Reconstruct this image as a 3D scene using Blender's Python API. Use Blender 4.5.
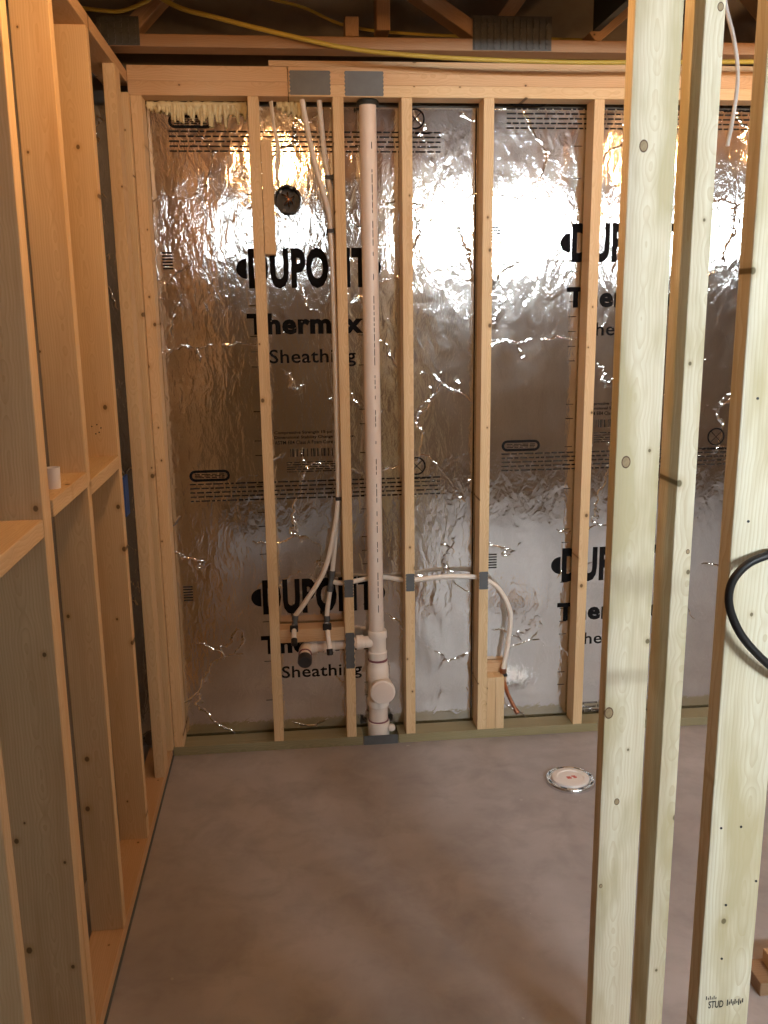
import bpy, bmesh, math, random
from mathutils import Vector, Matrix, Euler
random.seed(7)
S = bpy.context.scene
COL = S.collection
for o in list(bpy.data.objects):
    bpy.data.objects.remove(o)

# ------------------------------------------------------------------ camera
cam_d = bpy.data.cameras.new('camera')
cam = bpy.data.objects.new('camera', cam_d)
COL.objects.link(cam)
S.camera = cam
cam_d.sensor_fit = 'HORIZONTAL'
cam_d.sensor_width = 36.0
cam_d.lens = 916.8 / 768 * 36.0
cam_d.clip_start = 0.03
_r = Vector((0.99478696, -0.10119076, -0.01262307))
_u = Vector((0.03447013, 0.2171773, 0.97552336))
_f = Vector((0.09597251, 0.97087304, -0.2195332))
cam.matrix_world = Matrix(((_r.x, _u.x, -_f.x, 0.5175), (_r.y, _u.y, -_f.y, -3.4096), (_r.z, _u.z, -_f.z, 1.7356), (0, 0, 0, 1)))

# ------------------------------------------------------------------ world, exposure
world = bpy.data.worlds.new('basement_air')
S.world = world
world.use_nodes = True
world.node_tree.nodes['Background'].inputs[0].default_value = (0.9, 0.8, 0.7, 1)
world.node_tree.nodes['Background'].inputs[1].default_value = 0.02
S.view_settings.view_transform = 'Standard'
S.view_settings.look = 'None'
S.view_settings.gamma = 1.0
S.view_settings.use_curve_mapping = False
S.view_settings.exposure = -0.25
# strengths of the daylight windows behind the viewer and of the bare bulbs (built at the end)
DAYLIGHT = (205.0, 38.0, 15.0)
WARM_RIGHT = 480.0
WARM_NEAR = 450.0
COOL_COL = (0.86, 0.95, 1.0)
WARM_COL = (1.0, 0.52, 0.2)

# ------------------------------------------------------------------ material helpers
def new_mat(name):
    m = bpy.data.materials.new(name)
    m.use_nodes = True
    nt = m.node_tree
    return m, nt, nt.nodes['Principled BSDF']

def N(nt, t, **kw):
    n = nt.nodes.new(t)
    for k, v in kw.items():
        if k.startswith('i_'):
            n.inputs[k[2:].replace('_', ' ')].default_value = v
        else:
            setattr(n, k, v)
    return n

def mathn(nt, op, a, b=None, clamp=False):
    n = nt.nodes.new('ShaderNodeMath'); n.operation = op; n.use_clamp = clamp
    for i, v in enumerate((a, b)):
        if v is None: continue
        if isinstance(v, (int, float)): n.inputs[i].default_value = v
        else: nt.links.new(v, n.inputs[i])
    return n.outputs[0]

def mixc(nt, fac, a, b):
    n = nt.nodes.new('ShaderNodeMix'); n.data_type = 'RGBA'
    if isinstance(fac, (int, float)): n.inputs[0].default_value = fac
    else: nt.links.new(fac, n.inputs[0])
    for s, v in ((6, a), (7, b)):
        if isinstance(v, tuple): n.inputs[s].default_value = v + (1,) if len(v) == 3 else v
        else: nt.links.new(v, n.inputs[s])
    return n.outputs[2]

def ramp(nt, src, lo, hi):
    n = nt.nodes.new('ShaderNodeMapRange'); n.clamp = True
    n.inputs[1].default_value = lo; n.inputs[2].default_value = hi
    nt.links.new(src, n.inputs[0])
    return n.outputs[0]

def vmap(nt, src, scale):
    n = nt.nodes.new('ShaderNodeMapping'); n.inputs['Scale'].default_value = scale
    nt.links.new(src, n.inputs['Vector'])
    return n.outputs[0]

def noise(nt, vec, scale, detail=3, rough=0.5, dist=0.0):
    n = nt.nodes.new('ShaderNodeTexNoise')
    n.inputs['Scale'].default_value = scale; n.inputs['Detail'].default_value = detail
    n.inputs['Roughness'].default_value = rough; n.inputs['Distortion'].default_value = dist
    if vec is not None: nt.links.new(vec, n.inputs['Vector'])
    return n.outputs['Fac']

def plain(name, col, rough=0.5, metal=0.0, bump=0.0, bscale=60, var=0.0):
    m, nt, b = new_mat(name)
    b.inputs['Roughness'].default_value = rough
    b.inputs['Metallic'].default_value = metal
    tc = N(nt, 'ShaderNodeTexCoord')
    f = noise(nt, tc.outputs['Object'], bscale, 3)
    if var > 0:
        d = tuple(c * (1 - var) for c in col)
        nt.links.new(mixc(nt, ramp(nt, f, .3, .7), d, col), b.inputs['Base Color'])
    else:
        b.inputs['Base Color'].default_value = col + (1,)
    if bump > 0:
        bn = N(nt, 'ShaderNodeBump'); bn.inputs['Strength'].default_value = bump; bn.inputs['Distance'].default_value = .003
        nt.links.new(f, bn.inputs['Height']); nt.links.new(bn.outputs[0], b.inputs['Normal'])
    return m

def wood(name, light, dark, streak, knots=True, stain=None):
    """sawn softwood: the grain runs along the board's own local z"""
    m, nt, b = new_mat(name)
    tc = N(nt, 'ShaderNodeTexCoord'); oi = N(nt, 'ShaderNodeObjectInfo')
    comb = N(nt, 'ShaderNodeCombineXYZ')
    r = oi.outputs['Random']
    nt.links.new(mathn(nt, 'MULTIPLY', r, 17.3), comb.inputs[0]); nt.links.new(mathn(nt, 'MULTIPLY', r, 41.7), comb.inputs[1]); nt.links.new(mathn(nt, 'MULTIPLY', r, 93.1), comb.inputs[2])
    add = N(nt, 'ShaderNodeVectorMath', operation='ADD')
    nt.links.new(tc.outputs['Object'], add.inputs[0]); nt.links.new(comb.outputs[0], add.inputs[1])
    P = add.outputs[0]
    # growth rings round a pith that wanders beside the board
    sep = N(nt, 'ShaderNodeSeparateXYZ'); nt.links.new(tc.outputs['Object'], sep.inputs[0])
    w1 = noise(nt, vmap(nt, P, (1.5, 1.5, .9)), 1.6, 2, .5)
    w2 = noise(nt, vmap(nt, P, (1.5, 1.5, 2.2)), 5, 2, .5)
    ox = mathn(nt, 'MULTIPLY', mathn(nt, 'SUBTRACT', r, .5), .05)
    x = mathn(nt, 'ADD', sep.outputs[0], mathn(nt, 'ADD', ox, mathn(nt, 'MULTIPLY', mathn(nt, 'SUBTRACT', w1, .5), .05)))
    y = mathn(nt, 'ADD', mathn(nt, 'ADD', sep.outputs[1], .028), mathn(nt, 'MULTIPLY', mathn(nt, 'SUBTRACT', w2, .5), .045))
    rad = mathn(nt, 'SQRT', mathn(nt, 'ADD', mathn(nt, 'MULTIPLY', x, x), mathn(nt, 'MULTIPLY', y, y)))
    ring = mathn(nt, 'FRACT', mathn(nt, 'MULTIPLY', rad, 170.0))
    ring = mathn(nt, 'POWER', ring, 2.2)
    fib = noise(nt, vmap(nt, P, (1, 1, .02)), 260, 3, .6)
    blot = noise(nt, vmap(nt, P, (1, 1, .12)), 16, 3, .55)
    c = mixc(nt, mathn(nt, 'MULTIPLY', ring, .58), light, dark)
    c = mixc(nt, mathn(nt, 'MULTIPLY', ramp(nt, fib, .42, .75), .4), c, dark)
    c = mixc(nt, mathn(nt, 'MULTIPLY', ramp(nt, blot, .5, .78), .5), c, streak)
    c = mixc(nt, mathn(nt, 'MULTIPLY', r, .35), c, tuple(min(1, v * k) for v, k in zip(light, (1.02, .9, .82))))
    if stain:
        st = noise(nt, vmap(nt, P, (1, 1, .22)), 11, 3, .6)
        c = mixc(nt, mathn(nt, 'MULTIPLY', ramp(nt, st, .47, .6), .85), c, stain)
    if knots:
        v = N(nt, 'ShaderNodeTexVoronoi', voronoi_dimensions='2D'); v.inputs['Scale'].default_value = 8.5
        sp = N(nt, 'ShaderNodeSeparateXYZ'); nt.links.new(P, sp.inputs[0])
        cb = N(nt, 'ShaderNodeCombineXYZ')
        nt.links.new(sp.outputs[0], cb.inputs[0]); nt.links.new(mathn(nt, 'MULTIPLY', sp.outputs[2], .8), cb.inputs[1])
        nt.links.new(cb.outputs[0], v.inputs['Vector'])
        sc = N(nt, 'ShaderNodeSeparateColor'); nt.links.new(v.outputs['Color'], sc.inputs[0])
        keep = mathn(nt, 'GREATER_THAN', sc.outputs[0], .45)
        size = mathn(nt, 'ADD', mathn(nt, 'MULTIPLY', mathn(nt, 'POWER', sc.outputs[1], 2.0), .045), .022)
        dd = mathn(nt, 'DIVIDE', v.outputs['Distance'], size)
        core = mathn(nt, 'MULTIPLY', mathn(nt, 'SUBTRACT', 1.0, ramp(nt, dd, .7, 1.05)), keep)
        halo = mathn(nt, 'MULTIPLY', mathn(nt, 'SUBTRACT', 1.0, ramp(nt, dd, .8, 2.6)), keep)
        c = mixc(nt, mathn(nt, 'MULTIPLY', halo, .45), c, streak)
        c = mixc(nt, mathn(nt, 'MULTIPLY', core, .9), c, tuple(v * .28 for v in streak))
    nt.links.new(c, b.inputs['Base Color'])
    b.inputs['Roughness'].default_value = .62
    b.inputs['Specular IOR Level'].default_value = .35
    bn = N(nt, 'ShaderNodeBump'); bn.inputs['Strength'].default_value = .25; bn.inputs['Distance'].default_value = .0015
    nt.links.new(fib, bn.inputs['Height']); nt.links.new(bn.outputs[0], b.inputs['Normal'])
    return m

def foil_material():
    m, nt, b = new_mat('crinkled_foil')
    tc = N(nt, 'ShaderNodeTexCoord'); P = tc.outputs['Object']
    b.inputs['Metallic'].default_value = 1.0
    smear = noise(nt, vmap(nt, P, (1, 1, .6)), 5, 4, .6)
    nt.links.new(mixc(nt, ramp(nt, smear, .3, .7), (.66, .65, .63), (.8, .79, .77)), b.inputs['Base Color'])
    rg = N(nt, 'ShaderNodeMapRange'); rg.inputs[3].default_value = .05; rg.inputs[4].default_value = .14
    nt.links.new(noise(nt, P, 9, 3, .6), rg.inputs[0]); nt.links.new(rg.outputs[0], b.inputs['Roughness'])
    big = noise(nt, vmap(nt, P, (1, 1, .42)), 26, 3, .55, .6)
    small = noise(nt, vmap(nt, P, (1, 1, .6)), 90, 3, .6, .8)
    slow = noise(nt, vmap(nt, P, (1, 1, .8)), 5, 2, .5)
    # sharp creases: ridge lines of a distorted cell pattern, only where the foil was knocked
    wn = N(nt, 'ShaderNodeTexNoise'); wn.inputs['Scale'].default_value = 6; wn.inputs['Detail'].default_value = 4
    nt.links.new(P, wn.inputs['Vector'])
    off = N(nt, 'ShaderNodeVectorMath', operation='SCALE'); off.inputs['Scale'].default_value = .22
    nt.links.new(wn.outputs['Color'], off.inputs[0])
    ad = N(nt, 'ShaderNodeVectorMath', operation='ADD'); nt.links.new(P, ad.inputs[0]); nt.links.new(off.outputs[0], ad.inputs[1])
    vo = N(nt, 'ShaderNodeTexVoronoi', feature='DISTANCE_TO_EDGE'); vo.inputs['Scale'].default_value = 3.1
    nt.links.new(ad.outputs[0], vo.inputs['Vector'])
    ridge = mathn(nt, 'SUBTRACT', 1.0, ramp(nt, vo.outputs['Distance'], 0.0, .018))
    mask = ramp(nt, noise(nt, P, 3.5, 3, .6), .5, .62)
    crease = mathn(nt, 'MULTIPLY', ridge, mask)
    h = mathn(nt, 'ADD', mathn(nt, 'MULTIPLY', big, 1.0), mathn(nt, 'MULTIPLY', small, .16))
    h = mathn(nt, 'ADD', h, mathn(nt, 'MULTIPLY', slow, 1.6))
    h = mathn(nt, 'ADD', h, mathn(nt, 'MULTIPLY', crease, 1.2))
    bn = N(nt, 'ShaderNodeBump'); bn.inputs['Strength'].default_value = 1.0; bn.inputs['Distance'].default_value = .0019
    nt.links.new(h, bn.inputs['Height']); nt.links.new(bn.outputs[0], b.inputs['Normal'])
    return m

def concrete(name, a, bcol, specks=True, rough=.55):
    m, nt, b = new_mat(name)
    tc = N(nt, 'ShaderNodeTexCoord'); P = tc.outputs['Object']
    n1 = noise(nt, P, 1.6, 5, .6); n2 = noise(nt, P, 7, 5, .65, .4); n3 = noise(nt, P, 120, 2, .5)
    c = mixc(nt, ramp(nt, n1, .32, .68), a, bcol)
    c = mixc(nt, mathn(nt, 'MULTIPLY', ramp(nt, n2, .45, .7), .4), c, tuple(v * .72 for v in a))
    if specks:
        v = N(nt, 'ShaderNodeTexVoronoi'); v.inputs['Scale'].default_value = 9; nt.links.new(P, v.inputs['Vector'])
        sc = N(nt, 'ShaderNodeSeparateColor'); nt.links.new(v.outputs['Color'], sc.inputs[0])
        sp = mathn(nt, 'MULTIPLY', mathn(nt, 'LESS_THAN', v.outputs['Distance'], mathn(nt, 'MULTIPLY', sc.outputs[1], .075)), mathn(nt, 'GREATER_THAN', sc.outputs[0], .7))
        sp = mathn(nt, 'MULTIPLY', sp, ramp(nt, n3, .35, .6))
        c = mixc(nt, mathn(nt, 'MULTIPLY', sp, .6), c, (.62, .6, .57))
    nt.links.new(c, b.inputs['Base Color'])
    rg = N(nt, 'ShaderNodeMapRange'); rg.inputs[3].default_value = rough - .15; rg.inputs[4].default_value = rough + .15
    nt.links.new(n2, rg.inputs[0]); nt.links.new(rg.outputs[0], b.inputs['Roughness'])
    bn = N(nt, 'ShaderNodeBump'); bn.inputs['Strength'].default_value = .15; bn.inputs['Distance'].default_value = .004
    nt.links.new(mathn(nt, 'ADD', n2, mathn(nt, 'MULTIPLY', n3, .3)), bn.inputs['Height']); nt.links.new(bn.outputs[0], b.inputs['Normal'])
    return m

def emitter(name, col, strength):
    m, nt, b = new_mat(name)
    b.inputs['Base Color'].default_value = (.9, .9, .9, 1)
    b.inputs['Emission Color'].default_value = col + (1,)
    b.inputs['Emission Strength'].default_value = strength
    return m

M = {}
M['pine'] = wood('spruce_stud', (.75, .57, .34), (.57, .38, .19), (.47, .26, .10))
M['pine_pale'] = wood('pale_pine_stud', (.80, .765, .61), (.58, .49, .29), (.46, .36, .17), stain=(.55, .48, .28))
M['plate'] = wood('spruce_plate', (.66, .46, .27), (.48, .29, .14), (.44, .24, .1))
M['treated'] = wood('green_treated_plate', (.31, .28, .165), (.20, .18, .09), (.18, .16, .07), knots=False)
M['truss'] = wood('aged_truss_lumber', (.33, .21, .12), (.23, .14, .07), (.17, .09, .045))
M['foil'] = foil_material()
M['foam'] = plain('yellow_board_foam', (.75, .66, .42), .8)
M['sprayfoam'] = plain('spray_foam', (.78, .68, .40), .75, bump=.6, bscale=90, var=.15)
M['ink'] = plain('black_ink', (.010, .010, .011), .9)
M['ink_grey'] = plain('faded_black_ink', (.03, .028, .026), .9)
M['black'] = plain('black_plastic', (.009, .009, .010), .5)
for _k in ('ink', 'ink_grey'):
    M[_k].node_tree.nodes['Principled BSDF'].inputs['Specular IOR Level'].default_value = .08
M['pvc'] = plain('white_pvc', (.80, .70, .62), .32, var=.06, bscale=12)
M['pvc_fit'] = plain('white_pvc_fitting', (.86, .78, .70), .28)
M['primer'] = plain('purple_primer', (.25, .10, .12), .5)
M['pex'] = plain('milky_pex', (.82, .76, .68), .35)
M['rubber'] = plain('dark_rubber_cap', (.03, .03, .035), .55)
M['galv'] = plain('galvanised_steel', (.15, .16, .165), .55, .6, .2, 30, .15)
M['trussplate'] = plain('dull_truss_plate', (.085, .085, .08), .6, .5, .4, 40, .3)
M['chrome'] = plain('bright_steel_ring', (.75, .76, .78), .2, 1.0)
M['white'] = plain('white_plastic', (.85, .82, .80), .4)
M['red'] = plain('red_print', (.55, .12, .10), .5)
M['copper'] = plain('copper_stub', (.42, .19, .11), .35, 1.0, var=.3)
M['copper_wire'] = plain('bare_copper_wire', (.72, .36, .2), .35, 1.0)
M['yellow'] = plain('yellow_cable_jacket', (.42, .32, .05), .5)
M['white_cable'] = plain('white_cable_jacket', (.78, .74, .68), .45)
M['grey_cable'] = plain('grey_cable_jacket', (.42, .41, .40), .45)
M['blue'] = plain('blue_plastic_box', (.02, .10, .42), .4)
M['gasket'] = plain('grey_sill_gasket', (.10, .12, .13), .8)
M['concrete'] = concrete('stained_concrete', (.31, .29, .29), (.48, .455, .46))
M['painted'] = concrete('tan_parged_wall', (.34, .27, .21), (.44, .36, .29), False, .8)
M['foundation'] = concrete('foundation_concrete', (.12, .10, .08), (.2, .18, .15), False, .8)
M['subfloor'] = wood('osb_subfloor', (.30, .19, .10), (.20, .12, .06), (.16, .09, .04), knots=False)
M['duct'] = plain('black_duct_wrap', (.012, .016, .014), .6)
M['lampbody'] = plain('white_lamp_housing', (.8, .8, .8), .4)
for _k in range(3):
    M['pane%d' % _k] = emitter('daylight_pane', COOL_COL, DAYLIGHT[_k])
M['bulb_r'] = emitter('warm_bulb_glow', WARM_COL, WARM_RIGHT)
M['bulb_n'] = emitter('warm_bulb_glow_near', WARM_COL, WARM_NEAR)
M['porcelain'] = plain('white_lampholder', (.8, .78, .74), .3)
M['fibre'] = plain('fibreglass', (.75, .52, .32), .9)

# ------------------------------------------------------------------ object helpers
def link(name, bm, mat, parent=None, loc=(0, 0, 0), rot=None, smooth=False):
    me = bpy.data.meshes.new(name)
    bm.to_mesh(me); bm.free()
    return link_mesh(name, me, mat, parent, loc, rot, smooth)

def link_mesh(name, me, mat, parent=None, loc=(0, 0, 0), rot=None, smooth=False):
    if mat is not None and not me.materials: me.materials.append(mat)
    if smooth:
        for p in me.polygons: p.use_smooth = True
    o = bpy.data.objects.new(name, me)
    COL.objects.link(o)
    L = Vector(loc)
    if parent:
        o.parent = parent
        L = L - wloc(parent)
    o.location = L
    if rot: o.rotation_euler = rot
    return o

def wloc(o):
    v = Vector((0, 0, 0))
    while o:
        v += o.location; o = o.parent
    return v

def tag(o, label=None, cat=None, group=None, kind=None):
    if label: o['label'] = label
    if cat: o['category'] = cat
    if group: o['group'] = group
    if kind: o['kind'] = kind
    return o

def thing(name, label, cat, loc=(0, 0, 0), group=None, kind=None):
    o = bpy.data.objects.new(name, None)
    o.empty_display_size = .05
    COL.objects.link(o); o.location = loc
    return tag(o, label, cat, group, kind)

def bm_box(bm, x0, x1, y0, y1, z0, z1):
    vs = [bm.verts.new((x, y, z)) for z in (z0, z1) for y in (y0, y1) for x in (x0, x1)]
    for f in ((0, 2, 3, 1), (4, 5, 7, 6), (0, 1, 5, 4), (2, 6, 7, 3), (0, 4, 6, 2), (1, 3, 7, 5)):
        bm.faces.new([vs[i] for i in f])

_bevel_cache = {}
def box(name, b, mat, parent=None, bev=.0, axis='z', tilt=None):
    """b = x0,x1,y0,y1,z0,z1 in world space; axis = direction of the board's grain (its local z)"""
    x0, x1, y0, y1, z0, z1 = b
    c = Vector(((x0 + x1) / 2, (y0 + y1) / 2, (z0 + z1) / 2))
    d = Vector((x1 - x0, y1 - y0, z1 - z0))
    rot = None
    if axis == 'x': d = Vector((d.z, d.y, d.x)); rot = Euler((0, math.pi / 2, 0))
    if axis == 'y': d = Vector((d.x, d.z, d.y)); rot = Euler((-math.pi / 2, 0, 0))
    key = (round(d.x, 4), round(d.y, 4), round(d.z, 4), bev, mat.name)
    if key in _bevel_cache: me = _bevel_cache[key]
    else:
        bm = bmesh.new()
        bm_box(bm, -d.x / 2, d.x / 2, -d.y / 2, d.y / 2, -d.z / 2, d.z / 2)
        if bev > 0:
            bmesh.ops.bevel(bm, geom=list(bm.edges), offset=bev, segments=2, affect='EDGES', profile=.5)
        me = bpy.data.meshes.new(name); bm.to_mesh(me); bm.free()
        _bevel_cache[key] = me
    if tilt:
        rot = tilt
    return link_mesh(name, me, mat, parent, c, rot)

def board(name, b, parent, mat='pine', axis='z', tilt=None):
    return box(name, b, M[mat], parent, .0022, axis, tilt)

def catmull(pts, n=8):
    P = [Vector(p) for p in pts]
    if len(P) < 3: return P
    P = [P[0] * 2 - P[1]] + P + [P[-1] * 2 - P[-2]]
    out = []
    for i in range(1, len(P) - 2):
        for k in range(n):
            t = k / n
            a, b, c, d = P[i - 1], P[i], P[i + 1], P[i + 2]
            out.append(.5 * ((2 * b) + (c - a) * t + (2 * a - 5 * b + 4 * c - d) * t * t + (3 * b - a - 3 * c + d) * t ** 3))
    out.append(P[-2])
    return out

def bm_tube(bm, pts, r, seg=12, cap=True):
    pts = [Vector(p) for p in pts]
    rs = r if isinstance(r, (list, tuple)) else [r] * len(pts)
    t = (pts[1] - pts[0]).normalized()
    n = t.orthogonal().normalized()
    rings = []
    for i, p in enumerate(pts):
        if 0 < i < len(pts) - 1:
            t = ((pts[i + 1] - p).normalized() + (p - pts[i - 1]).normalized())
            t = t.normalized() if t.length > 1e-9 else (pts[i + 1] - p).normalized()
        elif i == len(pts) - 1 and i > 0:
            t = (p - pts[i - 1]).normalized() if (p - pts[i - 1]).length > 1e-9 else t
        n = (n - t * n.dot(t)).normalized()
        b = t.cross(n)
        rings.append([bm.verts.new(p + (n * math.cos(a) + b * math.sin(a)) * rs[i]) for a in [2 * math.pi * k / seg for k in range(seg)]])
    for A, B in zip(rings, rings[1:]):
        for k in range(seg):
            bm.faces.new((A[k], A[(k + 1) % seg], B[(k + 1) % seg], B[k]))
    if cap:
        bm.faces.new(list(reversed(rings[0]))); bm.faces.new(rings[-1])

def tube(name, pts, r, mat, parent=None, smooth_pts=True, seg=12):
    bm = bmesh.new()
    bm_tube(bm, catmull(pts) if smooth_pts else pts, r, seg)
    o = link(name, bm, mat, parent, (0, 0, 0))
    shade(o)
    return recenter(o)

def shade(o, ang=40):
    me = o.data
    for p in me.polygons: p.use_smooth = True
    try:
        me.set_sharp_from_angle(angle=math.radians(ang))
    except Exception:
        pass

def recenter(o):
    """mesh built in world space -> its origin at its own centre"""
    me = o.data
    c = sum((v.co for v in me.vertices), Vector()) / max(1, len(me.vertices))
    base = wloc(o.parent) if o.parent else Vector((0, 0, 0))
    me.transform(Matrix.Translation(-c))
    o.location = c - base
    return o

def lathe(name, p0, p1, prof, mat, parent=None, seg=24):
    """prof = [(t along p0->p1 in metres, radius)...]"""
    p0 = Vector(p0); d = (Vector(p1) - p0).normalized()
    n = d.orthogonal().normalized(); b = d.cross(n)
    bm = bmesh.new(); rings = []
    for t, r in prof:
        rings.append([bm.verts.new(p0 + d * t + (n * math.cos(a) + b * math.sin(a)) * max(r, 1e-5)) for a in [2 * math.pi * k / seg for k in range(seg)]])
    for A, B in zip(rings, rings[1:]):
        for k in range(seg):
            bm.faces.new((A[k], A[(k + 1) % seg], B[(k + 1) % seg], B[k]))
    bm.faces.new(list(reversed(rings[0]))); bm.faces.new(rings[-1])
    bmesh.ops.recalc_face_normals(bm, faces=bm.faces)
    o = link(name, bm, mat, parent)
    shade(o)
    return recenter(o)

def text_mesh(s, x0, x1, z0, z1, y, bold=0.0, spacing=1.0):
    """lettering fitted to a rectangle on a wall facing -y; returns a mesh in world space"""
    cu = bpy.data.curves.new('lettering', 'FONT')
    cu.body = s; cu.size = 1.0; cu.offset = bold; cu.space_character = spacing
    cu.resolution_u = 3
    ob = bpy.data.objects.new('lettering', cu); COL.objects.link(ob)
    dg = bpy.context.evaluated_depsgraph_get(); dg.update()
    me = bpy.data.meshes.new_from_object(ob.evaluated_get(dg))
    bpy.data.objects.remove(ob); bpy.data.curves.remove(cu)
    xs = [v.co.x for v in me.vertices]; ys = [v.co.y for v in me.vertices]
    ax, bx, ay, by = min(xs), max(xs), min(ys), max(ys)
    for v in me.vertices:
        v.co = Vector((x0 + (v.co.x - ax) / (bx - ax) * (x1 - x0), y, z0 + (v.co.y - ay) / (by - ay) * (z1 - z0)))
    return me

# ------------------------------------------------------------------ the setting
RX0, RX1, RY0, RY1 = -.17, 6.3, -5.3, .14
fl = box('floor', (RX0 - .1, RX1 + .1, RY0 - .1, RY1 + .1, -.12, 0), M['concrete']); tag(fl, kind='structure', label='grey stained concrete slab floor')
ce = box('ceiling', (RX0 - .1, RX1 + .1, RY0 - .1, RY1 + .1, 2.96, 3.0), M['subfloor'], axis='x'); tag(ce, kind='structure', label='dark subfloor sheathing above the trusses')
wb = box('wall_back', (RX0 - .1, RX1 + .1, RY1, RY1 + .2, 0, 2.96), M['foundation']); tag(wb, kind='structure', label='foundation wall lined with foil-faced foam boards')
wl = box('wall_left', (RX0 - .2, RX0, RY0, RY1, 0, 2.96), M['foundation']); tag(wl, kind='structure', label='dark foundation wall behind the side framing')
wr = box('wall_right', (RX1, RX1 + .2, RY0, RY1, 0, 2.96), M['painted']); tag(wr, kind='structure', label='foundation wall at the far side')
wf = box('wall_front', (RX0 - .1, RX1 + .1, RY0 - .2, RY0, 0, 2.96), M['painted']); tag(wf, kind='structure', label='foundation wall behind the viewer')

FY = .10           # foil face
def half_pill(bm, cx0, cx1, z0, z1, y, seg=14):
    """an ellipse segment: flat on the cx1 side, bulging to cx0"""
    zc = (z0 + z1) / 2; h = (z1 - z0) / 2
    vs = []
    for k in range(seg + 1):
        a = -math.pi / 2 + math.pi * k / seg
        vs.append(bm.verts.new((cx1 + (cx0 - cx1) * math.cos(a), y, zc + h * math.sin(a))))
    bm.faces.new(vs)

def rect(bm, x0, x1, z0, z1, y):
    bm.faces.new([bm.verts.new(c) for c in ((x0, y, z0), (x1, y, z0), (x1, y, z1), (x0, y, z1))])

def ring_bm(bm, cx, cz, r0, r1, y, seg=28):
    a = [bm.verts.new((cx + r0 * math.cos(2 * math.pi * k / seg), y, cz + r0 * math.sin(2 * math.pi * k / seg))) for k in range(seg)]
    b = [bm.verts.new((cx + r1 * math.cos(2 * math.pi * k / seg), y, cz + r1 * math.sin(2 * math.pi * k / seg))) for k in range(seg)]
    for k in range(seg): bm.faces.new((a[k], a[(k + 1) % seg], b[(k + 1) % seg], b[k]))

def rrect_outline(bm, x0, x1, z0, z1, w, y, seg=8):
    def loop(x0, x1, z0, z1):
        r = (z1 - z0) / 2; zc = (z0 + z1) / 2; L = []
        for k in range(seg + 1):
            a = -math.pi / 2 + math.pi * k / seg; L.append((x1 - r + r * math.cos(a), y, zc + r * math.sin(a)))
        for k in range(seg + 1):
            a = math.pi / 2 + math.pi * k / seg; L.append((x0 + r + r * math.cos(a), y, zc + r * math.sin(a)))
        return [bm.verts.new(c) for c in L]
    A = loop(x0, x1, z0, z1); B = loop(x0 + w, x1 - w, z0 + w, z1 - w)
    n = len(A)
    for k in range(n): bm.faces.new((A[k], A[(k + 1) % n], B[(k + 1) % n], B[k]))

def word_bars(bm, x0, x1, z, h, y, rng):
    """a line of print too small to read: uneven word-length bars"""
    x = x0
    while x < x1:
        w = rng.uniform(.012, .04)
        rect(bm, x, min(x1, x + w), z, z + h, y)
        x += w + .006

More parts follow.
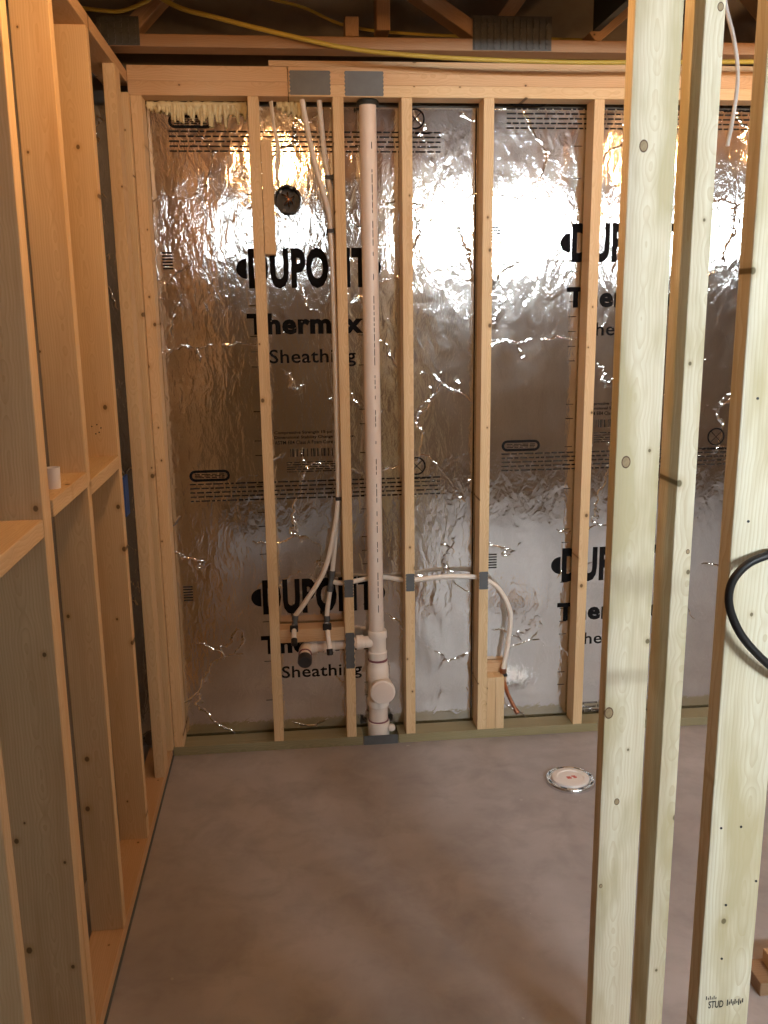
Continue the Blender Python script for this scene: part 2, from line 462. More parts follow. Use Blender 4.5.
def prints(bd, dx, dz, rng):
    y = FY - .0006
    def pr(name, bm, ink='ink'):
        o = link(name, bm, M[ink], bd); return recenter(o)
    def prm(name, me, ink='ink'):
        o = link_mesh(name, me, M[ink], bd, (0, 0, 0)); return recenter(o)
    V = 1.264
    for k in (0, 1):
        oz = dz - k * V
        # the big mark: an oval cut by the lettering, then two lines of name
        me = text_mesh('DUPONT', dx + .376, dx + .822, 1.802 + oz, 1.948 + oz, y, .05, 1.12)
        prm('printed_name', me)
        bm = bmesh.new()
        half_pill(bm, dx + .331, dx + .370, 1.838 + oz, 1.911 + oz, y)
        half_pill(bm, dx + .865, dx + .828, 1.838 + oz, 1.911 + oz, y)
        pr('printed_oval', bm)
        prm('printed_line', text_mesh('Thermax', dx + .362, dx + .795, 1.635 + oz, 1.713 + oz, y, .045, 1.08))
        prm('printed_line', text_mesh('Sheathing', dx + .440, dx + .765, 1.513 + oz, 1.580 + oz, y, .012, 1.05))
        # batch code beside it
        bm = bmesh.new()
        for i in range(6): rect(bm, dx + .068, dx + .105, 1.874 + oz + i * .011, 1.88 + oz + i * .011, y)
        pr('printed_code', bm, 'ink_grey')
    for k in (0, 1):
        oz = dz - k * 1.27
        # pill badge, its ribbon of small print, and the crossed ring at the other end
        bm = bmesh.new()
        rrect_outline(bm, dx + .118, dx + .272, 2.356 + oz, 2.400 + oz, .010, y)
        for i in range(3): word_bars(bm, dx + .138, dx + .252, 2.370 + oz + i * .006, .003, y, rng)
        pr('printed_badge', bm)
        bm = bmesh.new()
        for i in range(5): word_bars(bm, dx + .118, dx + 1.088, 2.343 + oz - i * .0165, .0055, y, rng)
        pr('printed_small_text', bm, 'ink_grey')
        bm = bmesh.new()
        cx, cz = dx + .995, 2.392 + oz
        ring_bm(bm, cx, cz, .030, .036, y)
        for s in (-1, 1):
            c = .7071 * .031
            vs = [(cx - c * s - .002, y, cz - c), (cx - c * s + .002, y, cz - c), (cx + c * s + .002, y, cz + c), (cx + c * s - .002, y, cz + c)]
            bm.faces.new([bm.verts.new(v) for v in vs])
        word_bars(bm, cx - .055, cx + .055, cz - .052, .006, y, rng)
        pr('printed_symbol', bm)
    for k in (0, 1):
        oz = dz - k * V
        z = 1.262 + oz
        for s in ('Compressive Strength 15 psi Min.', 'Dimensional Stability Change 2.0% Max.', 'ASTM E84 Class A Foam Core and Foil'):
            prm('printed_small_text', text_mesh(s, dx + .447, dx + .447 + .0081 * len(s), z - .004, z + .010, y, .012))
            z -= .0185
        if k == 0:
            bm = bmesh.new()
            for i in range(22): rect(bm, dx + .497 + i * .008, dx + .4975 + i * .008 + .0055 * ((i * 7) % 5) / 4, 1.172 + oz, 1.203 + oz, y)
            for i in range(5): word_bars(bm, dx + .49, dx + .70, 1.148 + oz - i * .009, .004, y, rng)
            pr('printed_small_text', bm, 'ink_grey')
    # ruler ticks at the sixteen-inch lines
    for cx in (.372, .775):
        bm = bmesh.new(); z = 2.30
        while z > .12:
            rect(bm, dx + cx, dx + cx + .03, z, z + .0025, y)
            z -= rng.choice((.056, .112, .168))
        pr('printed_ruler', bm)

rng = random.Random(3)
SEAM0 = .006
for i in range(6):
    x0 = SEAM0 + (i - 1) * 1.2165 if i else RX0
    x0 = [RX0, SEAM0, 1.2215, 2.437, 3.6525, 4.868][i]
    x1 = [SEAM0, 1.2215, 2.437, 3.6525, 4.868, 6.08][i] - .004
    bd = box('foam_board', (x0, x1, FY, RY1, .004, 2.43), M['foil'], wb, .0015)
    bd['label'] = 'foil-faced insulation board with black print'
    if i in (1, 2, 3):
        prints(bd, [0, 0, 1.2145, 2.43][i], [0, 0, .083, .02][i], rng)

# ------------------------------------------------------------------ stud frame on the foil wall
def nail_plate(x0, x1, z0, z1, parent, y=-.0018):
    """thin steel protection plate with toothed ends"""
    bm = bmesh.new()
    n = 6
    pts = []
    for k in range(n * 2 + 1):
        pts.append((x0 + (.0 if k % 2 else .003), z0 + (z1 - z0) * k / (n * 2)))
    for k in range(n * 2, -1, -1):
        pts.append((x1 - (.0 if k % 2 else .003), z0 + (z1 - z0) * k / (n * 2)))
    f = bm.faces.new([bm.verts.new((p[0], y, p[1])) for p in pts])
    r = bmesh.ops.extrude_face_region(bm, geom=[f])
    for v in r['geom']:
        if isinstance(v, bmesh.types.BMVert): v.co.y += .0016
    # nail dimples
    for k in range(4):
        bm_box(bm, (x0 + x1) / 2 - .0012, (x0 + x1) / 2 + .0012, y - .0012, y, z0 + (z1 - z0) * (.18 + .2 * k), z0 + (z1 - z0) * (.18 + .2 * k) + .004)
    bmesh.ops.recalc_face_normals(bm, faces=bm.faces)
    o = link('nail_plate', bm, M['galv'], parent); recenter(o)
    o['label'] = 'grey steel nail plate'
    return o

ZT = 2.443
fr = thing('stud_frame', 'wooden stud frame standing in front of the foil-faced wall', 'stud frame', (1.6, .045, 0))
for x in (.008, .4015, .694, .934, 1.2265, 1.627, 2.033, 2.44, 2.846, 3.252, 3.66, 4.066, 4.47, 4.88, 5.28, 5.69):
    t = None
    board('stud', (x, x + .038, 0, .089, .038, ZT), fr, 'pine')
bp = board('bottom_plate', (.004, .758, 0, .089, 0, .038), fr, 'treated', 'x'); bp['label'] = 'green pressure-treated bottom plate'
board('bottom_plate', (.902, 5.9, 0, .089, 0, .038), fr, 'treated', 'x')
board('bottom_plate', (.760, .900, .0775, .089, 0, .038), fr, 'treated', 'x')
nail_plate(.760, .900, .001, .040, fr, -.003)
# top plates: two layers left of the joint, three to the right of it
board('top_plate', (.0015, .541, 0, .089, ZT, 2.489), fr, 'plate', 'x')
board('top_plate', (.0015, .541, 0, .089, 2.489, 2.538), fr, 'plate', 'x')
board('top_plate', (.543, 5.9, 0, .089, ZT, 2.481), fr, 'pine', 'x')
board('top_plate', (.543, 5.9, 0, .089, 2.481, 2.519), fr, 'plate', 'x')
board('top_plate', (.478, 5.9, .0, .089, 2.5385, 2.558), fr, 'plate', 'x')
board('top_plate', (.543, 5.9, .0, .089, 2.519, 2.5385), fr, 'plate', 'x')
cl = board('cleat', (.4415, .4795, .005, .094, 1.92, 2.303), fr, 'pine')
board('blocking', (.4395, .694, .012, .089, .448, .502), fr, 'plate', 'x')
board('blocking', (1.2645, 1.3, .0, .06, .038, .262), fr, 'pine')
board('blocking', (1.3005, 1.3365, .0, .06, .038, .262), fr, 'pine')
board('blocking', (1.2645, 1.36, .062, .098, .20, .30), fr, 'plate', 'x')
for b in ((.547, .689, 2.448, 2.526), (.736, .873, 2.446, 2.526), (.694, .732, .629, .700), (.694, .732, .334, .483), (.936, .972, .643, .714), (1.2265, 1.2645, .638, .710)):
    nail_plate(*b, fr)

# ------------------------------------------------------------------ stud frame on the left
lf = thing('stud_frame', 'deep row of wide-faced studs with mid-height blocking along the side wall', 'stud frame', (-.045, -1.4, 0))
ZL = 2.484
LS = [(-.65, -.65), (-1.10, -1.065), (-1.555, -1.46), (-1.94, -1.93), (-2.35, -2.35), (-2.72, -2.72)]
for yb, yt in LS:
    y = (yb + yt) / 2
    a = math.atan2(yt - yb, ZL - .044)
    xw = -.145 if yb == -1.555 else -.089
    board('stud', (xw, 0, y, y + .038, .044, ZL), lf, 'pine', tilt=Euler((-a, 0, 0)) if abs(a) > 1e-4 else None)
# the second, doubled stud face behind the third one
board('stud', (-.089, -.004, -1.468, -1.43, .044, ZL), lf, 'pine', tilt=Euler((-math.atan2(.05, 2.44), 0, 0)))
board('stud', (-.034, .004, -.25, -.161, .044, ZL), lf, 'pine')
board('stud', (-.0305, .0075, -.042, -.0005, .044, ZL - .04), lf, 'pine')
for y0, y1, z in ((-1.06, -.651, 1.272), (-1.422, -1.083, 1.300), (-1.897, -1.512, 1.278), (-2.311, -1.938, 1.28), (-2.681, -2.313, 1.29)):
    board('blocking', (-.089, 0, y0, y1, z, z + .038), lf, 'pine', 'y')
board('top_plate', (-.089, 0, -2.76, .06, ZL, ZL + .038), lf, 'plate', 'y')
board('bottom_plate', (-.089, 0, -2.76, -.001, .006, .044), lf, 'plate', 'y')
g = box('sill_gasket', (-.095, .005, -2.76, -.002, .0, .006), M['gasket'], lf); g['label'] = 'grey foam sill gasket strip'
# screw holes in three of the studs
def holes(pts, y, parent):
    for (x, z) in pts:
        o = lathe('nail_hole', (x, y - .0004, z), (x, y + 1, z), [(0, .0021), (.004, .0021)], M['black'], parent, 8)
holes([(-.070, 1.40), (-.055, 1.405), (-.044, 1.395), (-.050, 1.382), (-.060, 1.378)], -.651, lf)
holes([(-.05, 1.345), (-.033, 1.345)], -1.9435, lf)

# ------------------------------------------------------------------ open partition on the right
pf = thing('stud_frame', 'pale yellowish posts of the open partition nearest the viewer', 'stud frame', (1.2, -2.4, 0))
board('stud', (1.141, 1.230, -1.70, -1.662, .038, 2.485), pf, 'pine_pale')
board('stud', (1.262, 1.300, -1.715, -1.626, .038, 2.485), pf, 'pine_pale')
p3 = board('stud', (1.155, 1.244, -2.16, -2.122, .038, 2.485), pf, 'pine_pale')
for y in (-2.57, -2.98, -3.39, -3.80):
    board('stud', (1.155, 1.244, y, y + .038, .038, 2.485), pf, 'pine_pale')
board('bottom_plate', (1.14, 1.302, -4.0, -1.62, 0, .038), pf, 'plate', 'y')
board('top_plate', (1.14, 1.302, -4.0, -1.62, 2.485, 2.523), pf, 'plate', 'y')
st = link_mesh('stamped_text', text_mesh('STUD', 1.173, 1.199, .586, .600, -2.1606, .02), M['ink_grey'], p3); 
st.location = (0, 0, 0)
st.data.transform(Matrix.Translation(-wloc(p3)))
bm = bmesh.new()
for k in range(9): bm_box(bm, 1.205 + k * .0033, 1.2068 + k * .0033, -2.1606, -2.1604, .588 + (k % 3) * .002, .600 - (k % 2) * .004)
for k in range(6): bm_box(bm, 1.168 + k * .0033, 1.1695 + k * .0033, -2.1606, -2.1604, .603, .610 - (k % 2) * .003)
for v in bm.verts: v.co -= wloc(p3)
o = link('stamped_text', bm, M['ink_grey'], p3); o.location = (0, 0, 0)
holes([(1.178, 1.60), (1.178, 1.42), (1.172, .92), (1.205, .92), (1.19, .78), (1.238, .82), (1.19, .68), (1.192, .53)], -2.1605, pf)

# the big knots that show on the three posts
M['knot_ring'] = plain('dark_knot_ring', (.17, .10, .05), .7, var=.4, bscale=300)
M['knot_heart'] = plain('tan_knot_heart', (.42, .31, .17), .65, var=.3, bscale=200)
def post_knot(x, y, z, r, parent, tall=1.35):
    for nm, rr, dy, mt in (('knot', r, .0003, 'knot_ring'), ('knot_heart', r * .78, .0006, 'knot_heart')):
        o = lathe(nm, (0, 0, 0), (0, 1, 0), [(0, rr * .97), (.003, rr)], M[mt], parent, 18)
        o.scale = (1, 1, tall)
        o.location = Vector((x, y - dy + .0015, z)) - wloc(parent)
for kx, kz, kr in ((1.168, 2.012, .0085), (1.162, 1.432, .0095), (1.150, .905, .010), (1.176, .70, .006), (1.149, .50, .004)):
    post_knot(kx, -1.70, kz, kr, pf)
for kx, kz, kr in ((1.290, 2.24, .006), (1.292, 1.25, .004)):
    post_knot(kx, -1.715, kz, kr, pf)
for _n, (ya, yb, lb) in enumerate(((-4.0, -3.32, 'unseen plywood sheet added at the far end of the partition to block daylight'), (-3.315, -2.6, 'unseen plywood sheet added on the partition beside the viewer to block daylight'))):  # unseen sheets, added to keep window light off the left frame and floor
    ps = thing('added_shade_sheet', lb, 'plywood', (1.25, (ya + yb) / 2, .04), 'sheets added to block daylight')
    board('panel', (1.246, 1.258, ya, yb, .04, 2.48), ps, 'plate')

# ------------------------------------------------------------------ drain stack
dr = thing('drain_stack', 'white plastic drain stack with cleanout between the studs', 'pipe', (.826, .045, .038))
PX, PY = .826, .048
tube('pipe', [(.820, PY, 2.443), (.822, PY, .47)], .0302, M['pvc'], dr, False, 24)
lathe('pipe_collar', (.820, PY, 2.425), (.820, PY, 3), [(0, .031), (0, .039), (.012, .039), (.0175, .034)], M['duct'], dr)
T = lathe('sanitary_tee', (PX, PY, .352), (PX, PY, 1), [(0, .036), (.004, .0385), (.03, .0385), (.034, .0345), (.085, .0345), (.09, .0385), (.116, .0385), (.12, .036), (.12, .0302)], M['pvc_fit'], dr)
lathe('tee_branch', (PX - .01, PY - .004, .425), (PX - 1, PY - .004, .425), [(0, .024), (.045, .024), (.047, .029), (.074, .029), (.076, .022)], M['pvc_fit'], dr)
lathe('primer_ring', (PX, PY, .345), (PX, PY, 1), [(0, .0395), (.008, .0395)], M['primer'], dr)
lathe('reducer', (PX, PY, .286), (PX, PY, 1), [(0, .044), (.03, .044), (.034, .041), (.056, .041), (.06, .036)], M['pvc_fit'], dr)
lathe('cleanout_tee', (PX, PY, .150), (PX, PY, 1), [(0, .041), (.003, .0445), (.03, .0445), (.034, .041), (.105, .041), (.11, .0445), (.136, .0445)], M['pvc_fit'], dr)
lathe('cleanout_hub', (PX + .012, PY - .01, .237), (PX + .012, -1, .237), [(0, .044), (.045, .044), (.048, .05), (.068, .05), (.07, .046)], M['pvc_fit'], dr)
lathe('cleanout_plug', (PX + .012, PY - .079, .237), (PX + .012, -1, .237), [(0, .043), (.005, .043), (.006, .036), (.007, .02), (.007, .001)], M['pvc'], dr)
tube('pipe', [(PX, PY, .036), (PX, PY, .152)], .0385, M['pvc'], dr, False, 24)
lathe('coupling', (PX, PY, .0), (PX, PY, 1), [(0, .043), (.05, .045), (.082, .045), (.085, .041)], M['pvc_fit'], dr)
lathe('primer_ring', (PX, PY, .083), (PX, PY, 1), [(0, .0415), (.007, .0415)], M['primer'], dr)
lathe('strap_knob', (PX + .05, PY - .02, .062), (PX + .05, PY - 1, .062), [(0, .012), (.004, .015), (.016, .015), (.02, .011)], M['pvc_fit'], dr, 12)
tube('trap_arm', [(PX - .078, PY - .004, .424), (.56, PY - .004, .414)], .0215, M['pvc'], dr, False, 18)
lathe('coupling', (.655, PY - .004, .418), (.56, PY - .004, .4145), [(0, .0225), (0, .026), (.045, .026), (.045, .0225)], M['pvc_fit'], dr)
tube('elbow', [(.585, PY - .004, .415), (.562, PY - .005, .414), (.545, PY - .012, .413), (.538, PY - .03, .41), (.536, PY - .055, .405)], [.0265] * 33, M['pvc_fit'], dr, True, 20)
tube('stub', [(.536, PY - .05, .406), (.5345, PY - .082, .399)], .0225, M['pvc'], dr, False, 20)
lathe('primer_ring', (.536, PY - .054, .405), (.5345, PY - .082, .399), [(0, .0268), (.004, .0268)], M['primer'], dr)
lathe('test_cap', (.5348, PY - .078, .400), (.5328, PY - .11, .393), [(0, .026), (.004, .028), (.030, .028), (.034, .025), (.034, .001)], M['rubber'], dr)
bm = bmesh.new(); rr = random.Random(5); z = 2.3
while z > .55:
    h = rr.uniform(.01, .03)
    if rr.random() < .8: bm_box(bm, .8280, .8305, PY - .0304, PY - .0295, z - h, z)
    z -= h + .006
tag(recenter(link('pipe_lettering', bm, M['ink_grey'], dr)), kind='stuff')

# ------------------------------------------------------------------ water lines
def clip(parent, x, y, z, w=.022):
    bm = bmesh.new()
    bm_box(bm, x - w / 2, x + w / 2, y - .014, y - .009, z - .007, z + .007)
    bm_box(bm, x - w / 2, x - w / 2 + .003, y - .014, y + .012, z - .007, z + .007)
    bm_box(bm, x + w / 2, x + w / 2 + .006, y - .014, y + .012, z - .009, z + .009)
    o = link('pipe_clip', bm, M['black'], parent); recenter(o)
def ring_fit(parent, p0, p1, r=.0125, L=.014):
    d = (Vector(p1) - Vector(p0)).normalized()
    lathe('crimp_ring', p0, p1, [(0, r - .002), (0, r), (L, r), (L, r - .002)], M['black'], parent, 16)

wa = thing('water_line', 'milky plastic water line ending in the stub nearer the first stud', 'pipe', (.5, .03, .45))
tube('tube', [(.589, .05, 2.443), (.609, .045, 2.325), (.636, .04, 2.202), (.668, .036, 2.083), (.679, .03, 1.99), (.684, .03, 1.6), (.684, .03, 1.2), (.682, .028, 1.03), (.664, .026, .90), (.622, .025, .737), (.545, .025, .612), (.502, .03, .553)], .0095, M['pex'], wa)
lathe('elbow_fitting', (.503, .03, .556), (.497, .028, .50), [(0, .009), (.002, .0125), (.02, .0125), (.022, .010), (.04, .012)], M['galv'], wa, 16)
box('bracket', (.480, .512, -.002, .011, .496, .522), M['black'], wa, .002)
tube('stub', [(.497, .03, .515), (.496, .012, .508), (.4955, -.02, .495), (.4952, -.045, .480)], .0095, M['white'], wa)
lathe('stub_cap', (.4953, -.043, .482), (.4948, -.07, .464), [(0, .009), (.0, .0125), (.024, .0125), (.027, .009), (.027, .001)], M['black'], wa, 16)
clip(wa, .6745, .030, 2.0); clip(wa, .6835, .030, 1.018, .024)

wc = thing('water_line', 'milky plastic water line with a tee dropping to the stub nearer the second stud', 'pipe', (.63, .05, .42))
tube('tube', [(.650, .06, 2.443), (.664, .055, 2.261), (.676, .052, 2.182), (.6835, .052, 2.05), (.6835, .053, 1.4), (.6835, .053, 1.02), (.670, .05, .87), (.656, .047, .745), (.652, .047, .72)], .0095, M['pex'], wc)
lathe('tee_fitting', (.653, .047, .726), (.640, .046, .63), [(0, .010), (0, .013), (.02, .013), (.022, .0105), (.06, .0105), (.062, .013), (.084, .013), (.084, .01)], M['galv'], wc, 16)
ring_fit(wc, (.6525, .047, .722), (.640, .046, .63)); ring_fit(wc, (.6435, .0463, .658), (.640, .046, .63))
tube('tube', [(.6425, .0465, .65), (.634, .045, .60), (.628, .04, .56), (.626, .034, .535)], .0095, M['pex'], wc)
lathe('elbow_fitting', (.6265, .036, .545), (.624, .03, .48), [(0, .009), (.002, .0125), (.02, .0125), (.022, .010), (.04, .012)], M['galv'], wc, 16)
box('bracket', (.608, .642, -.002, .011, .498, .524), M['black'], wc, .002)
tube('stub', [(.625, .03, .515), (.626, .010, .500), (.628, -.02, .465), (.631, -.035, .430)], .0095, M['white'], wc)
lathe('stub_cap', (.6308, -.034, .433), (.6325, -.045, .405), [(0, .009), (0, .0125), (.022, .0125), (.025, .009), (.025, .001)], M['black'], wc, 16)
clip(wc, .6755, .050, 2.185, .024)

wt = thing('water_line', 'milky plastic line run through the studs and looping down to a copper stub', 'pipe', (1.3, .045, .25))
tube('tube', [(.655, .047, .680), (.70, .047, .674), (.80, .088, .676), (.86, .089, .678), (.953, .06, .670), (1.08, .047, .682), (1.2, .045, .679), (1.262, .045, .664), (1.322, .045, .617), (1.366, .045, .52), (1.360, .045, .40), (1.341, .045, .275)], .0095, M['pex'], wt)
lathe('elbow_fitting', (1.3405, .045, .282), (1.338, .045, .2), [(0, .009), (0, .0125), (.025, .0125), (.027, .010), (.05, .010)], M['copper'], wt, 16)
box('bracket', (1.3245, 1.355, .025, .062, .252, .262), M['black'], wt, .002)
tube('stub', [(1.338, .045, .24), (1.341, .02, .225), (1.350, -.01, .19), (1.372, -.04, .142), (1.378, -.047, .132)], .008, M['copper'], wt)
lathe('stub_cap', (1.374, -.042, .138), (1.386, -.056, .118), [(0, .008), (0, .0105), (.016, .0105), (.02, .007), (.02, .001)], M['copper'], wt, 14)

# ------------------------------------------------------------------ electrical
eb = thing('outlet_box', 'round black fixture box holding bare copper wires beside the cleat', 'electrical box', (.528, .05, 2.111))
lathe('shell', (.528, .097, 2.111), (.528, -1, 2.111), [(0, .001), (0, .044), (.05, .047), (.058, .048), (.058, .0435), (.012, .041), (.012, .001)], M['black'], eb, 28)
for s in (-1, 1):
    lathe('screw_ear', (.528 + s * .014, .046, 2.111 + s * .039), (.528 + s * .014, -1, 2.111 + s * .039), [(0, .006), (.008, .006), (.009, .003)], M['galv'], eb, 10)
for k, (a, b) in enumerate((((-.02, .02), (.018, -.012)), ((-.012, -.016), (.022, .012)), ((.0, .026), (.004, -.022)))):
    tube('wire', [(.528 + a[0], .08, 2.111 + a[1]), (.528 + a[0] * .3, .052, 2.111 + a[1] * .5), (.528 + b[0] * .6, .05, 2.111 + b[1] * .3), (.528 + b[0], .07, 2.111 + b[1])], .0022, M['copper_wire'], eb, True, 8)
ec = tube('cable', [(.484, .06, 2.44), (.489, .055, 2.36), (.497, .052, 2.28), (.490, .055, 2.225), (.497, .06, 2.17), (.505, .075, 2.14)], .004, M['white_cable'], None)
tag(ec, 'thin white cable drooping from the top plate into the round black box', 'cable')
ec = tube('cable', [(.478, .07, 2.44), (.486, .066, 2.37), (.503, .06, 2.30), (.502, .06, 2.25), (.494, .064, 2.20), (.503, .075, 2.135)], .004, M['white_cable'], None)
tag(ec, 'second thin white cable hanging behind the first one beside the cleat', 'cable')

yc = tube('cable', [(-.05, -.17, 2.84), (.163, -.175, 2.685), (.332, -.175, 2.636), (.584, -.178, 2.581), (.778, -.178, 2.548), (1.074, -.178, 2.528), (1.445, -.178, 2.52), (1.72, -.178, 2.522), (2.3, -.178, 2.53), (3.4, -.178, 2.53)], .0075, M['yellow'], None)
tag(yc, 'yellow cable sagging along the truss above the top plate', 'cable')
yc = tube('cable', [(-.16, -.18, 2.665), (-.045, -.18, 2.653), (.022, -.18, 2.651), (.085, -.18, 2.672), (.133, -.18, 2.70), (.3, -.19, 2.83)], .006, M['yellow'], None)
tag(yc, 'short thin yellow cable looping in the top corner above the side frame', 'cable')
yc = tube('cable', [(.18, -.03, 2.84), (.45, -.03, 2.75), (.60, -.03, 2.715), (.75, -.03, 2.66), (1.0, -.02, 2.64), (1.6, -.02, 2.63)], .005, M['yellow'], None)
tag(yc, 'dim yellow cable deeper in the dark ceiling behind the truss', 'cable')
gc = tube('cable', [(1.36, -1.5, 2.60), (1.385, -1.5, 2.40), (1.396, -1.5, 2.316), (1.42, -1.5, 2.244), (1.433, -1.5, 2.179), (1.430, -1.5, 2.114), (1.421, -1.5, 2.045)], .0042, M['grey_cable'], None)
tag(gc, 'grey cable dangling from the ceiling between the pale posts', 'cable')
bc = tube('cable', [(1.40, -2.12, 1.30), (1.30, -2.17, 1.355), (1.225, -2.18, 1.377), (1.191, -2.185, 1.372), (1.167, -2.187, 1.362), (1.149, -2.187, 1.342), (1.143, -2.187, 1.318), (1.148, -2.187, 1.290), (1.168, -2.187, 1.252), (1.205, -2.187, 1.212), (1.26, -2.17, 1.17), (1.34, -2.10, 1.14)], .0062, M['black'], None)
tag(bc, 'thick black cable looped across the nearest pale post', 'cable')

bb = thing('outlet_box', 'blue plastic outlet box tucked behind the side studs', 'electrical box', (-.06, -.33, 1.13))
bm = bmesh.new()
bm_box(bm, -.11, -.056, -.31, -.2505, 1.055, 1.18)
recenter(link('shell', bm, M['blue'], bb))
bm = bmesh.new(); bm_box(bm, -.056, -.050, -.314, -.2505, 1.05, 1.185); recenter(link('rim', bm, M['blue'], bb))
wcab = tube('cable', [(-.165, -.40, 1.40), (-.12, -.42, 1.335), (-.07, -.45, 1.335), (-.035, -.46, 1.345)], .006, M['white_cable'], None)
tag(wcab, 'short white cable end poking out of the dark gap in the side frame', 'cable')

# ------------------------------------------------------------------ small things
wcup = lathe('paper_cup', (-.030, -1.285, 1.338), (-.030, -1.285, 2), [(0, .001), (0, .015), (.046, .0165), (.048, .017), (.048, .015), (.004, .015), (.004, .001)], M['white'], None, 24)
tag(wcup, 'small white cup standing on the blocking between the side studs', 'cup')

tf = thing('toilet_flange', 'round toilet flange with a white cover and bright metal ring on the floor', 'toilet flange', (1.50, -.385, 0))
lathe('metal_ring', (1.50, -.385, 0), (1.50, -.385, 1), [(0, .091), (.010, .091), (.014, .088), (.014, .072), (.010, .070), (0, .070)], M['chrome'], tf, 48)
lathe('cover', (1.50, -.385, 0), (1.50, -.385, 1), [(0, .069), (.018, .069), (.020, .066), (.020, .050), (.016, .047), (.016, .03), (.016, .001)], M['white'], tf, 40)
bm = bmesh.new(); rr = random.Random(2)
for k in range(7):
    a = rr.uniform(0, 6.28); r = rr.uniform(0, .018); s = rr.uniform(.004, .009)
    bm_box(bm, 1.50 + r * math.cos(a) - s, 1.50 + r * math.cos(a) + s, -.385 + r * math.sin(a) - s * .5, -.385 + r * math.sin(a) + s * .5, .0155, .0168 + k * .0001)
o = recenter(link('red_print', bm, M['red'], tf)); o['label'] = 'smudged red print'
for k in range(8):
    a = k * math.pi / 4 + .2
    bm = bmesh.new()
    bm_box(bm, -.011, .011, -.003, .003, .0, .0008)
    o = link('bolt_slot', bm, M['black'], tf, (1.50 + .08 * math.cos(a), -.385 + .08 * math.sin(a), .0141), Euler((0, 0, a + math.pi / 2)))

sc = thing('scrap_block', 'short offcut of brown lumber lying on the floor behind the nearest post', 'wood block', (1.72, -1.46, 0))
board('offcut', (1.655, 1.80, -1.50, -1.41, 0, .038), sc, 'truss', 'x')
board('offcut', (1.70, 1.85, -1.49, -1.42, .0385, .0765), sc, 'plate', 'x')

ct = thing('added_shade_carton', 'tall unseen cardboard carton added behind the viewer to shade the side studs', 'carton', (.3, -4.4, 0))  # out of view, added to shade the lower left studs from the window
M['card'] = plain('brown_cardboard', (.46, .33, .20), .85, var=.12, bscale=14)
M['tape'] = plain('brown_tape', (.36, .24, .12), .35)
box('body', (-.12, .72, -4.62, -4.2, 0, 1.95), M['card'], ct, .004)
for ya, yb in ((-4.62, -4.412), (-4.408, -4.2)):
    box('flap', (-.12, .72, ya, yb, 1.9505, 1.9555), M['card'], ct, .001)
box('tape_strip', (-.12, .72, -4.435, -4.385, 1.956, 1.957), M['tape'], ct)

# spray foam beads under the top plate
def foam_bead(x0, x1, zt, drop, label, seed):
    rr = random.Random(seed)
    bm = bmesh.new()
    n = int((x1 - x0) / .009)
    for i in range(n):
        x = x0 + (x1 - x0) * (i + .5) / n
        L = drop * rr.uniform(.35, 1.0) * (1.0 if i > n * .1 else .6)
        L *= .55 + .45 * math.sin(math.pi * min(1, (1.15 - i / n)))
        y = .092 - rr.uniform(0, .012)
        pts = [(x, y, zt), (x + rr.uniform(-.002, .002), y - .003, zt - L * .6), (x + rr.uniform(-.003, .003), y, zt - L)]
        bm_tube(bm, catmull(pts, 4), [.0085 - .0045 * k / 8 for k in range(9)], 7)
    pts = [(x0 + (x1 - x0) * k / 12, .088 + rr.uniform(-.004, .004), zt + .002) for k in range(13)]
    bm_tube(bm, catmull(pts, 3), [.012 + rr.uniform(-.003, .003) for _ in range(37)], 8)
    o = link('spray_foam', bm, M['sprayfoam']); shade(o, 80); recenter(o)
    return tag(o, label, 'spray foam', 'spray foam along the top of the boards')
foam_bead(.05, .395, 2.428, .08, 'long dripping bead of yellow spray foam above the badge in the corner bay', 1)
foam_bead(.50, .60, 2.43, .045, 'short bead of yellow spray foam behind the water lines at the top plate', 4)

# ------------------------------------------------------------------ ceiling trusses
def bar_between(name, p, q, w, t, parent, mat, ydir=True):
    """a board from p to q in a plane of constant y: w across in the plane, t deep along y"""
    p, q = Vector(p), Vector(q); d = q - p; L = d.length
    bm = bmesh.new(); bm_box(bm, -w / 2, w / 2, -t / 2, t / 2, -L / 2, L / 2)
    bmesh.ops.bevel(bm, geom=list(bm.edges), offset=.002, segments=1, affect='EDGES')
    a = math.atan2(d.x, d.z)
    return link(name, bm, M[mat], parent, (p + q) / 2, Euler((0, a, 0)))

def truss_plate(x0, x1, z0, z1, y, parent):
    bm = bmesh.new(); bm_box(bm, x0, x1, y, y + .0015, z0, z1)
    nx = int((x1 - x0) / .022)
    for i in range(nx):
        for j in range(max(1, int((z1 - z0) / .016))):
            x = x0 + .006 + i * .022; z = z0 + .004 + j * .016
            bm_box(bm, x, x + .006, y - .005, y, z, z + .012)
    o = recenter(link('connector_plate', bm, M['trussplate'], parent)); o['label'] = 'dull toothed steel connector plate'
    return o

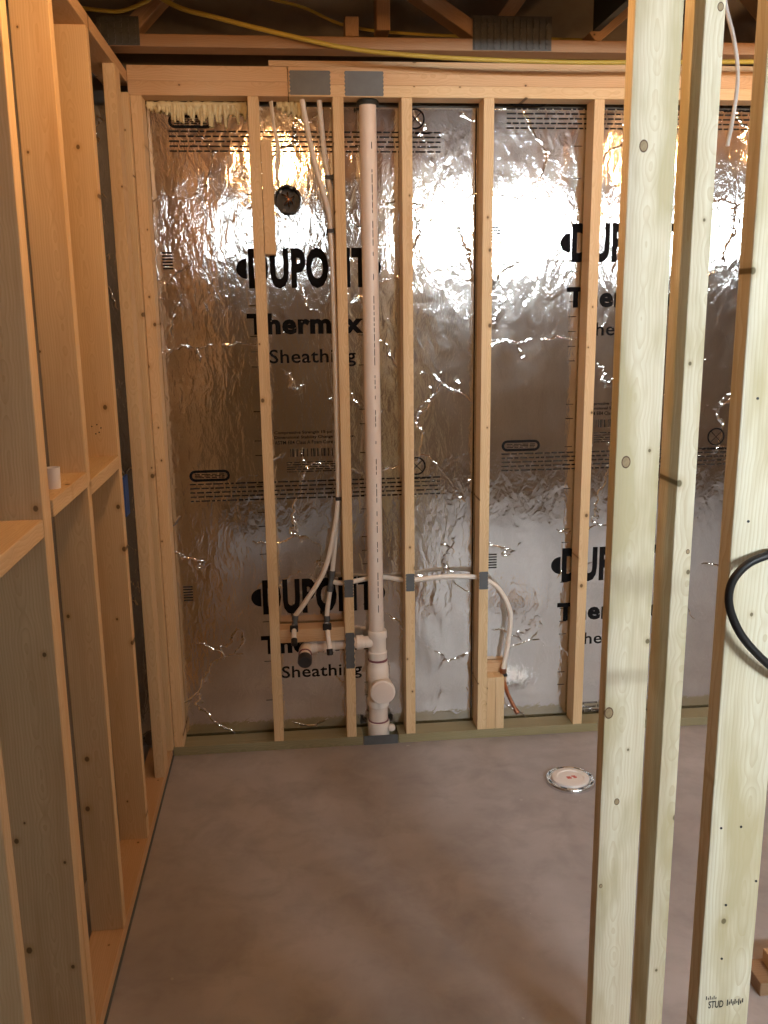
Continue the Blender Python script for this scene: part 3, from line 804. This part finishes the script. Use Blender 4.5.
def truss(yc, label, detail):
    t = thing('floor_truss', label, 'truss', (2.5, yc, 2.56), 'floor trusses overhead')
    y0, y1 = yc - .045, yc + .045
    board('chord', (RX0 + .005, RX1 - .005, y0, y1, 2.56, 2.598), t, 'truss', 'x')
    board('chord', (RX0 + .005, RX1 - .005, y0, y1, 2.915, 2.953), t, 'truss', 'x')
    if detail:
        # panel points as seen over the foil wall
        for p, q in (((.86, 2.62), (.86, 2.915)), ((.965, 2.75), (1.20, 2.605)), ((.965, 2.75), (.72, 2.915)), ((1.22, 2.605), (1.46, 2.915)), ((1.57, 2.605), (1.95, 2.915)), ((2.3, 2.605), (1.98, 2.915)), ((.03, 2.605), (.34, 2.915)), ((.756, 2.60), (.756, 2.66)),
                     ((2.35, 2.605), (2.7, 2.915)), ((3.1, 2.605), (2.75, 2.915)), ((3.15, 2.605), (3.5, 2.915)), ((3.9, 2.605), (3.55, 2.915)), ((3.95, 2.605), (4.3, 2.915)), ((4.7, 2.605), (4.35, 2.915)), ((4.75, 2.605), (5.1, 2.915)), ((5.5, 2.605), (5.15, 2.915))):
            bar_between('web', (p[0], yc, p[1]), (q[0], yc, q[1]), .045, .085, t, 'truss')
        truss_plate(1.157, 1.425, 2.562, 2.668, y0 - .0017, t)
        truss_plate(-.06, .072, 2.562, 2.648, y0 - .0017, t)
    else:
        x = .1
        while x < 5.8:
            bar_between('web', (x, yc, 2.6), (x + .36, yc, 2.915), .038, .085, t, 'truss')
            bar_between('web', (x + .74, yc, 2.6), (x + .38, yc, 2.915), .038, .085, t, 'truss')
            truss_plate(x - .08, x + .05, 2.562, 2.63, y0 - .0017, t)
            x += .78
    return t
truss(-.095, 'open-web floor truss running just above the back top plate', True)
WHERE = ['second floor truss out from the back wall', 'third floor truss out from the back wall', 'fourth floor truss out from the back wall', 'fifth floor truss out from the back wall', 'sixth floor truss out from the back wall',
         'seventh floor truss out from the back wall', 'eighth floor truss out from the back wall', 'ninth floor truss out from the back wall', 'tenth floor truss out from the back wall']
for i in range(8):
    truss(-.76 - i * .61, 'open-web ' + WHERE[i], False)
du = thing('duct', 'black wrapped duct hanging among the trusses above the pale posts', 'duct', (1.65, .0, 2.6))
bm = bmesh.new()
pts = [(1.565, 2.625), (1.59, 2.625), (1.80, 2.80), (1.80, 2.95), (1.565, 2.95)]
f = bm.faces.new([bm.verts.new((x, -.145, z)) for x, z in pts])
r = bmesh.ops.extrude_face_region(bm, geom=[f])
for v in r['geom']:
    if isinstance(v, bmesh.types.BMVert): v.co.y = -.48
bmesh.ops.recalc_face_normals(bm, faces=bm.faces)
recenter(link('wrap', bm, M['duct'], du))

# ------------------------------------------------------------------ lamps behind and beside the viewer
def hopper_window(n, x0, x1, z0, z1, pane):
    """high basement window: framed pane with daylight behind it, set proud of the foundation wall"""
    w = bpy.data.objects.new('window_%d' % n, None); COL.objects.link(w); w.location = ((x0 + x1) / 2, RY0, z0)
    tag(w, 'high basement window full of daylight behind the viewer', kind='structure')
    for b in ((x0 - .05, x1 + .05, z1, z1 + .05), (x0 - .05, x1 + .05, z0 - .05, z0), (x0 - .05, x0, z0, z1), (x1, x1 + .05, z0, z1), ((x0 + x1) / 2 - .015, (x0 + x1) / 2 + .015, z0, z1)):
        box('window_frame', (b[0], b[1], RY0 + .001, RY0 + .06, b[2], b[3]), M['lampbody'], w, .002)
    mid = (x0 + x1) / 2
    for a, b in ((x0, mid - .015), (mid + .015, x1)):
        box('pane', (a, b, RY0 + .015, RY0 + .022, z0, z1), M[pane], w)
    box('window_sill', (x0 - .07, x1 + .07, RY0 + .001, RY0 + .10, z0 - .07, z0 - .051), M['lampbody'], w, .002)
hopper_window(1, 1.75, 2.95, 2.26, 2.50, 'pane0')
hopper_window(2, 3.75, 4.95, 2.26, 2.50, 'pane1')
hopper_window(3, -.02, .75, 2.30, 2.50, 'pane2')

def bulb(x, y, z, mat, label):
    t = thing('bare_bulb', label, 'lamp', (x, y, z), 'bare warm bulbs')
    lathe('lampholder', (x, y, z), (x, y, z - 1), [(0, .05), (.012, .055), (.025, .035), (.05, .022)], M['porcelain'], t)
    lathe('globe', (x, y, z - .048), (x, y, z - 1), [(0, .013), (.02, .016), (.045, .029), (.065, .032), (.085, .026), (.096, .012), (.099, .001)], mat, t)
    return t
bulb(2.38, -1.37, 2.559, M['bulb_r'], 'bare warm bulb on the trusses over the space beyond the partition')
bulb(.48, -1.47, 2.559, M['bulb_n'], 'bare warm bulb on the trusses over the narrow room')
bulb(2.85, -.76, 2.559, M['bulb_r'], 'bare warm bulb on the second truss near the foil wall')
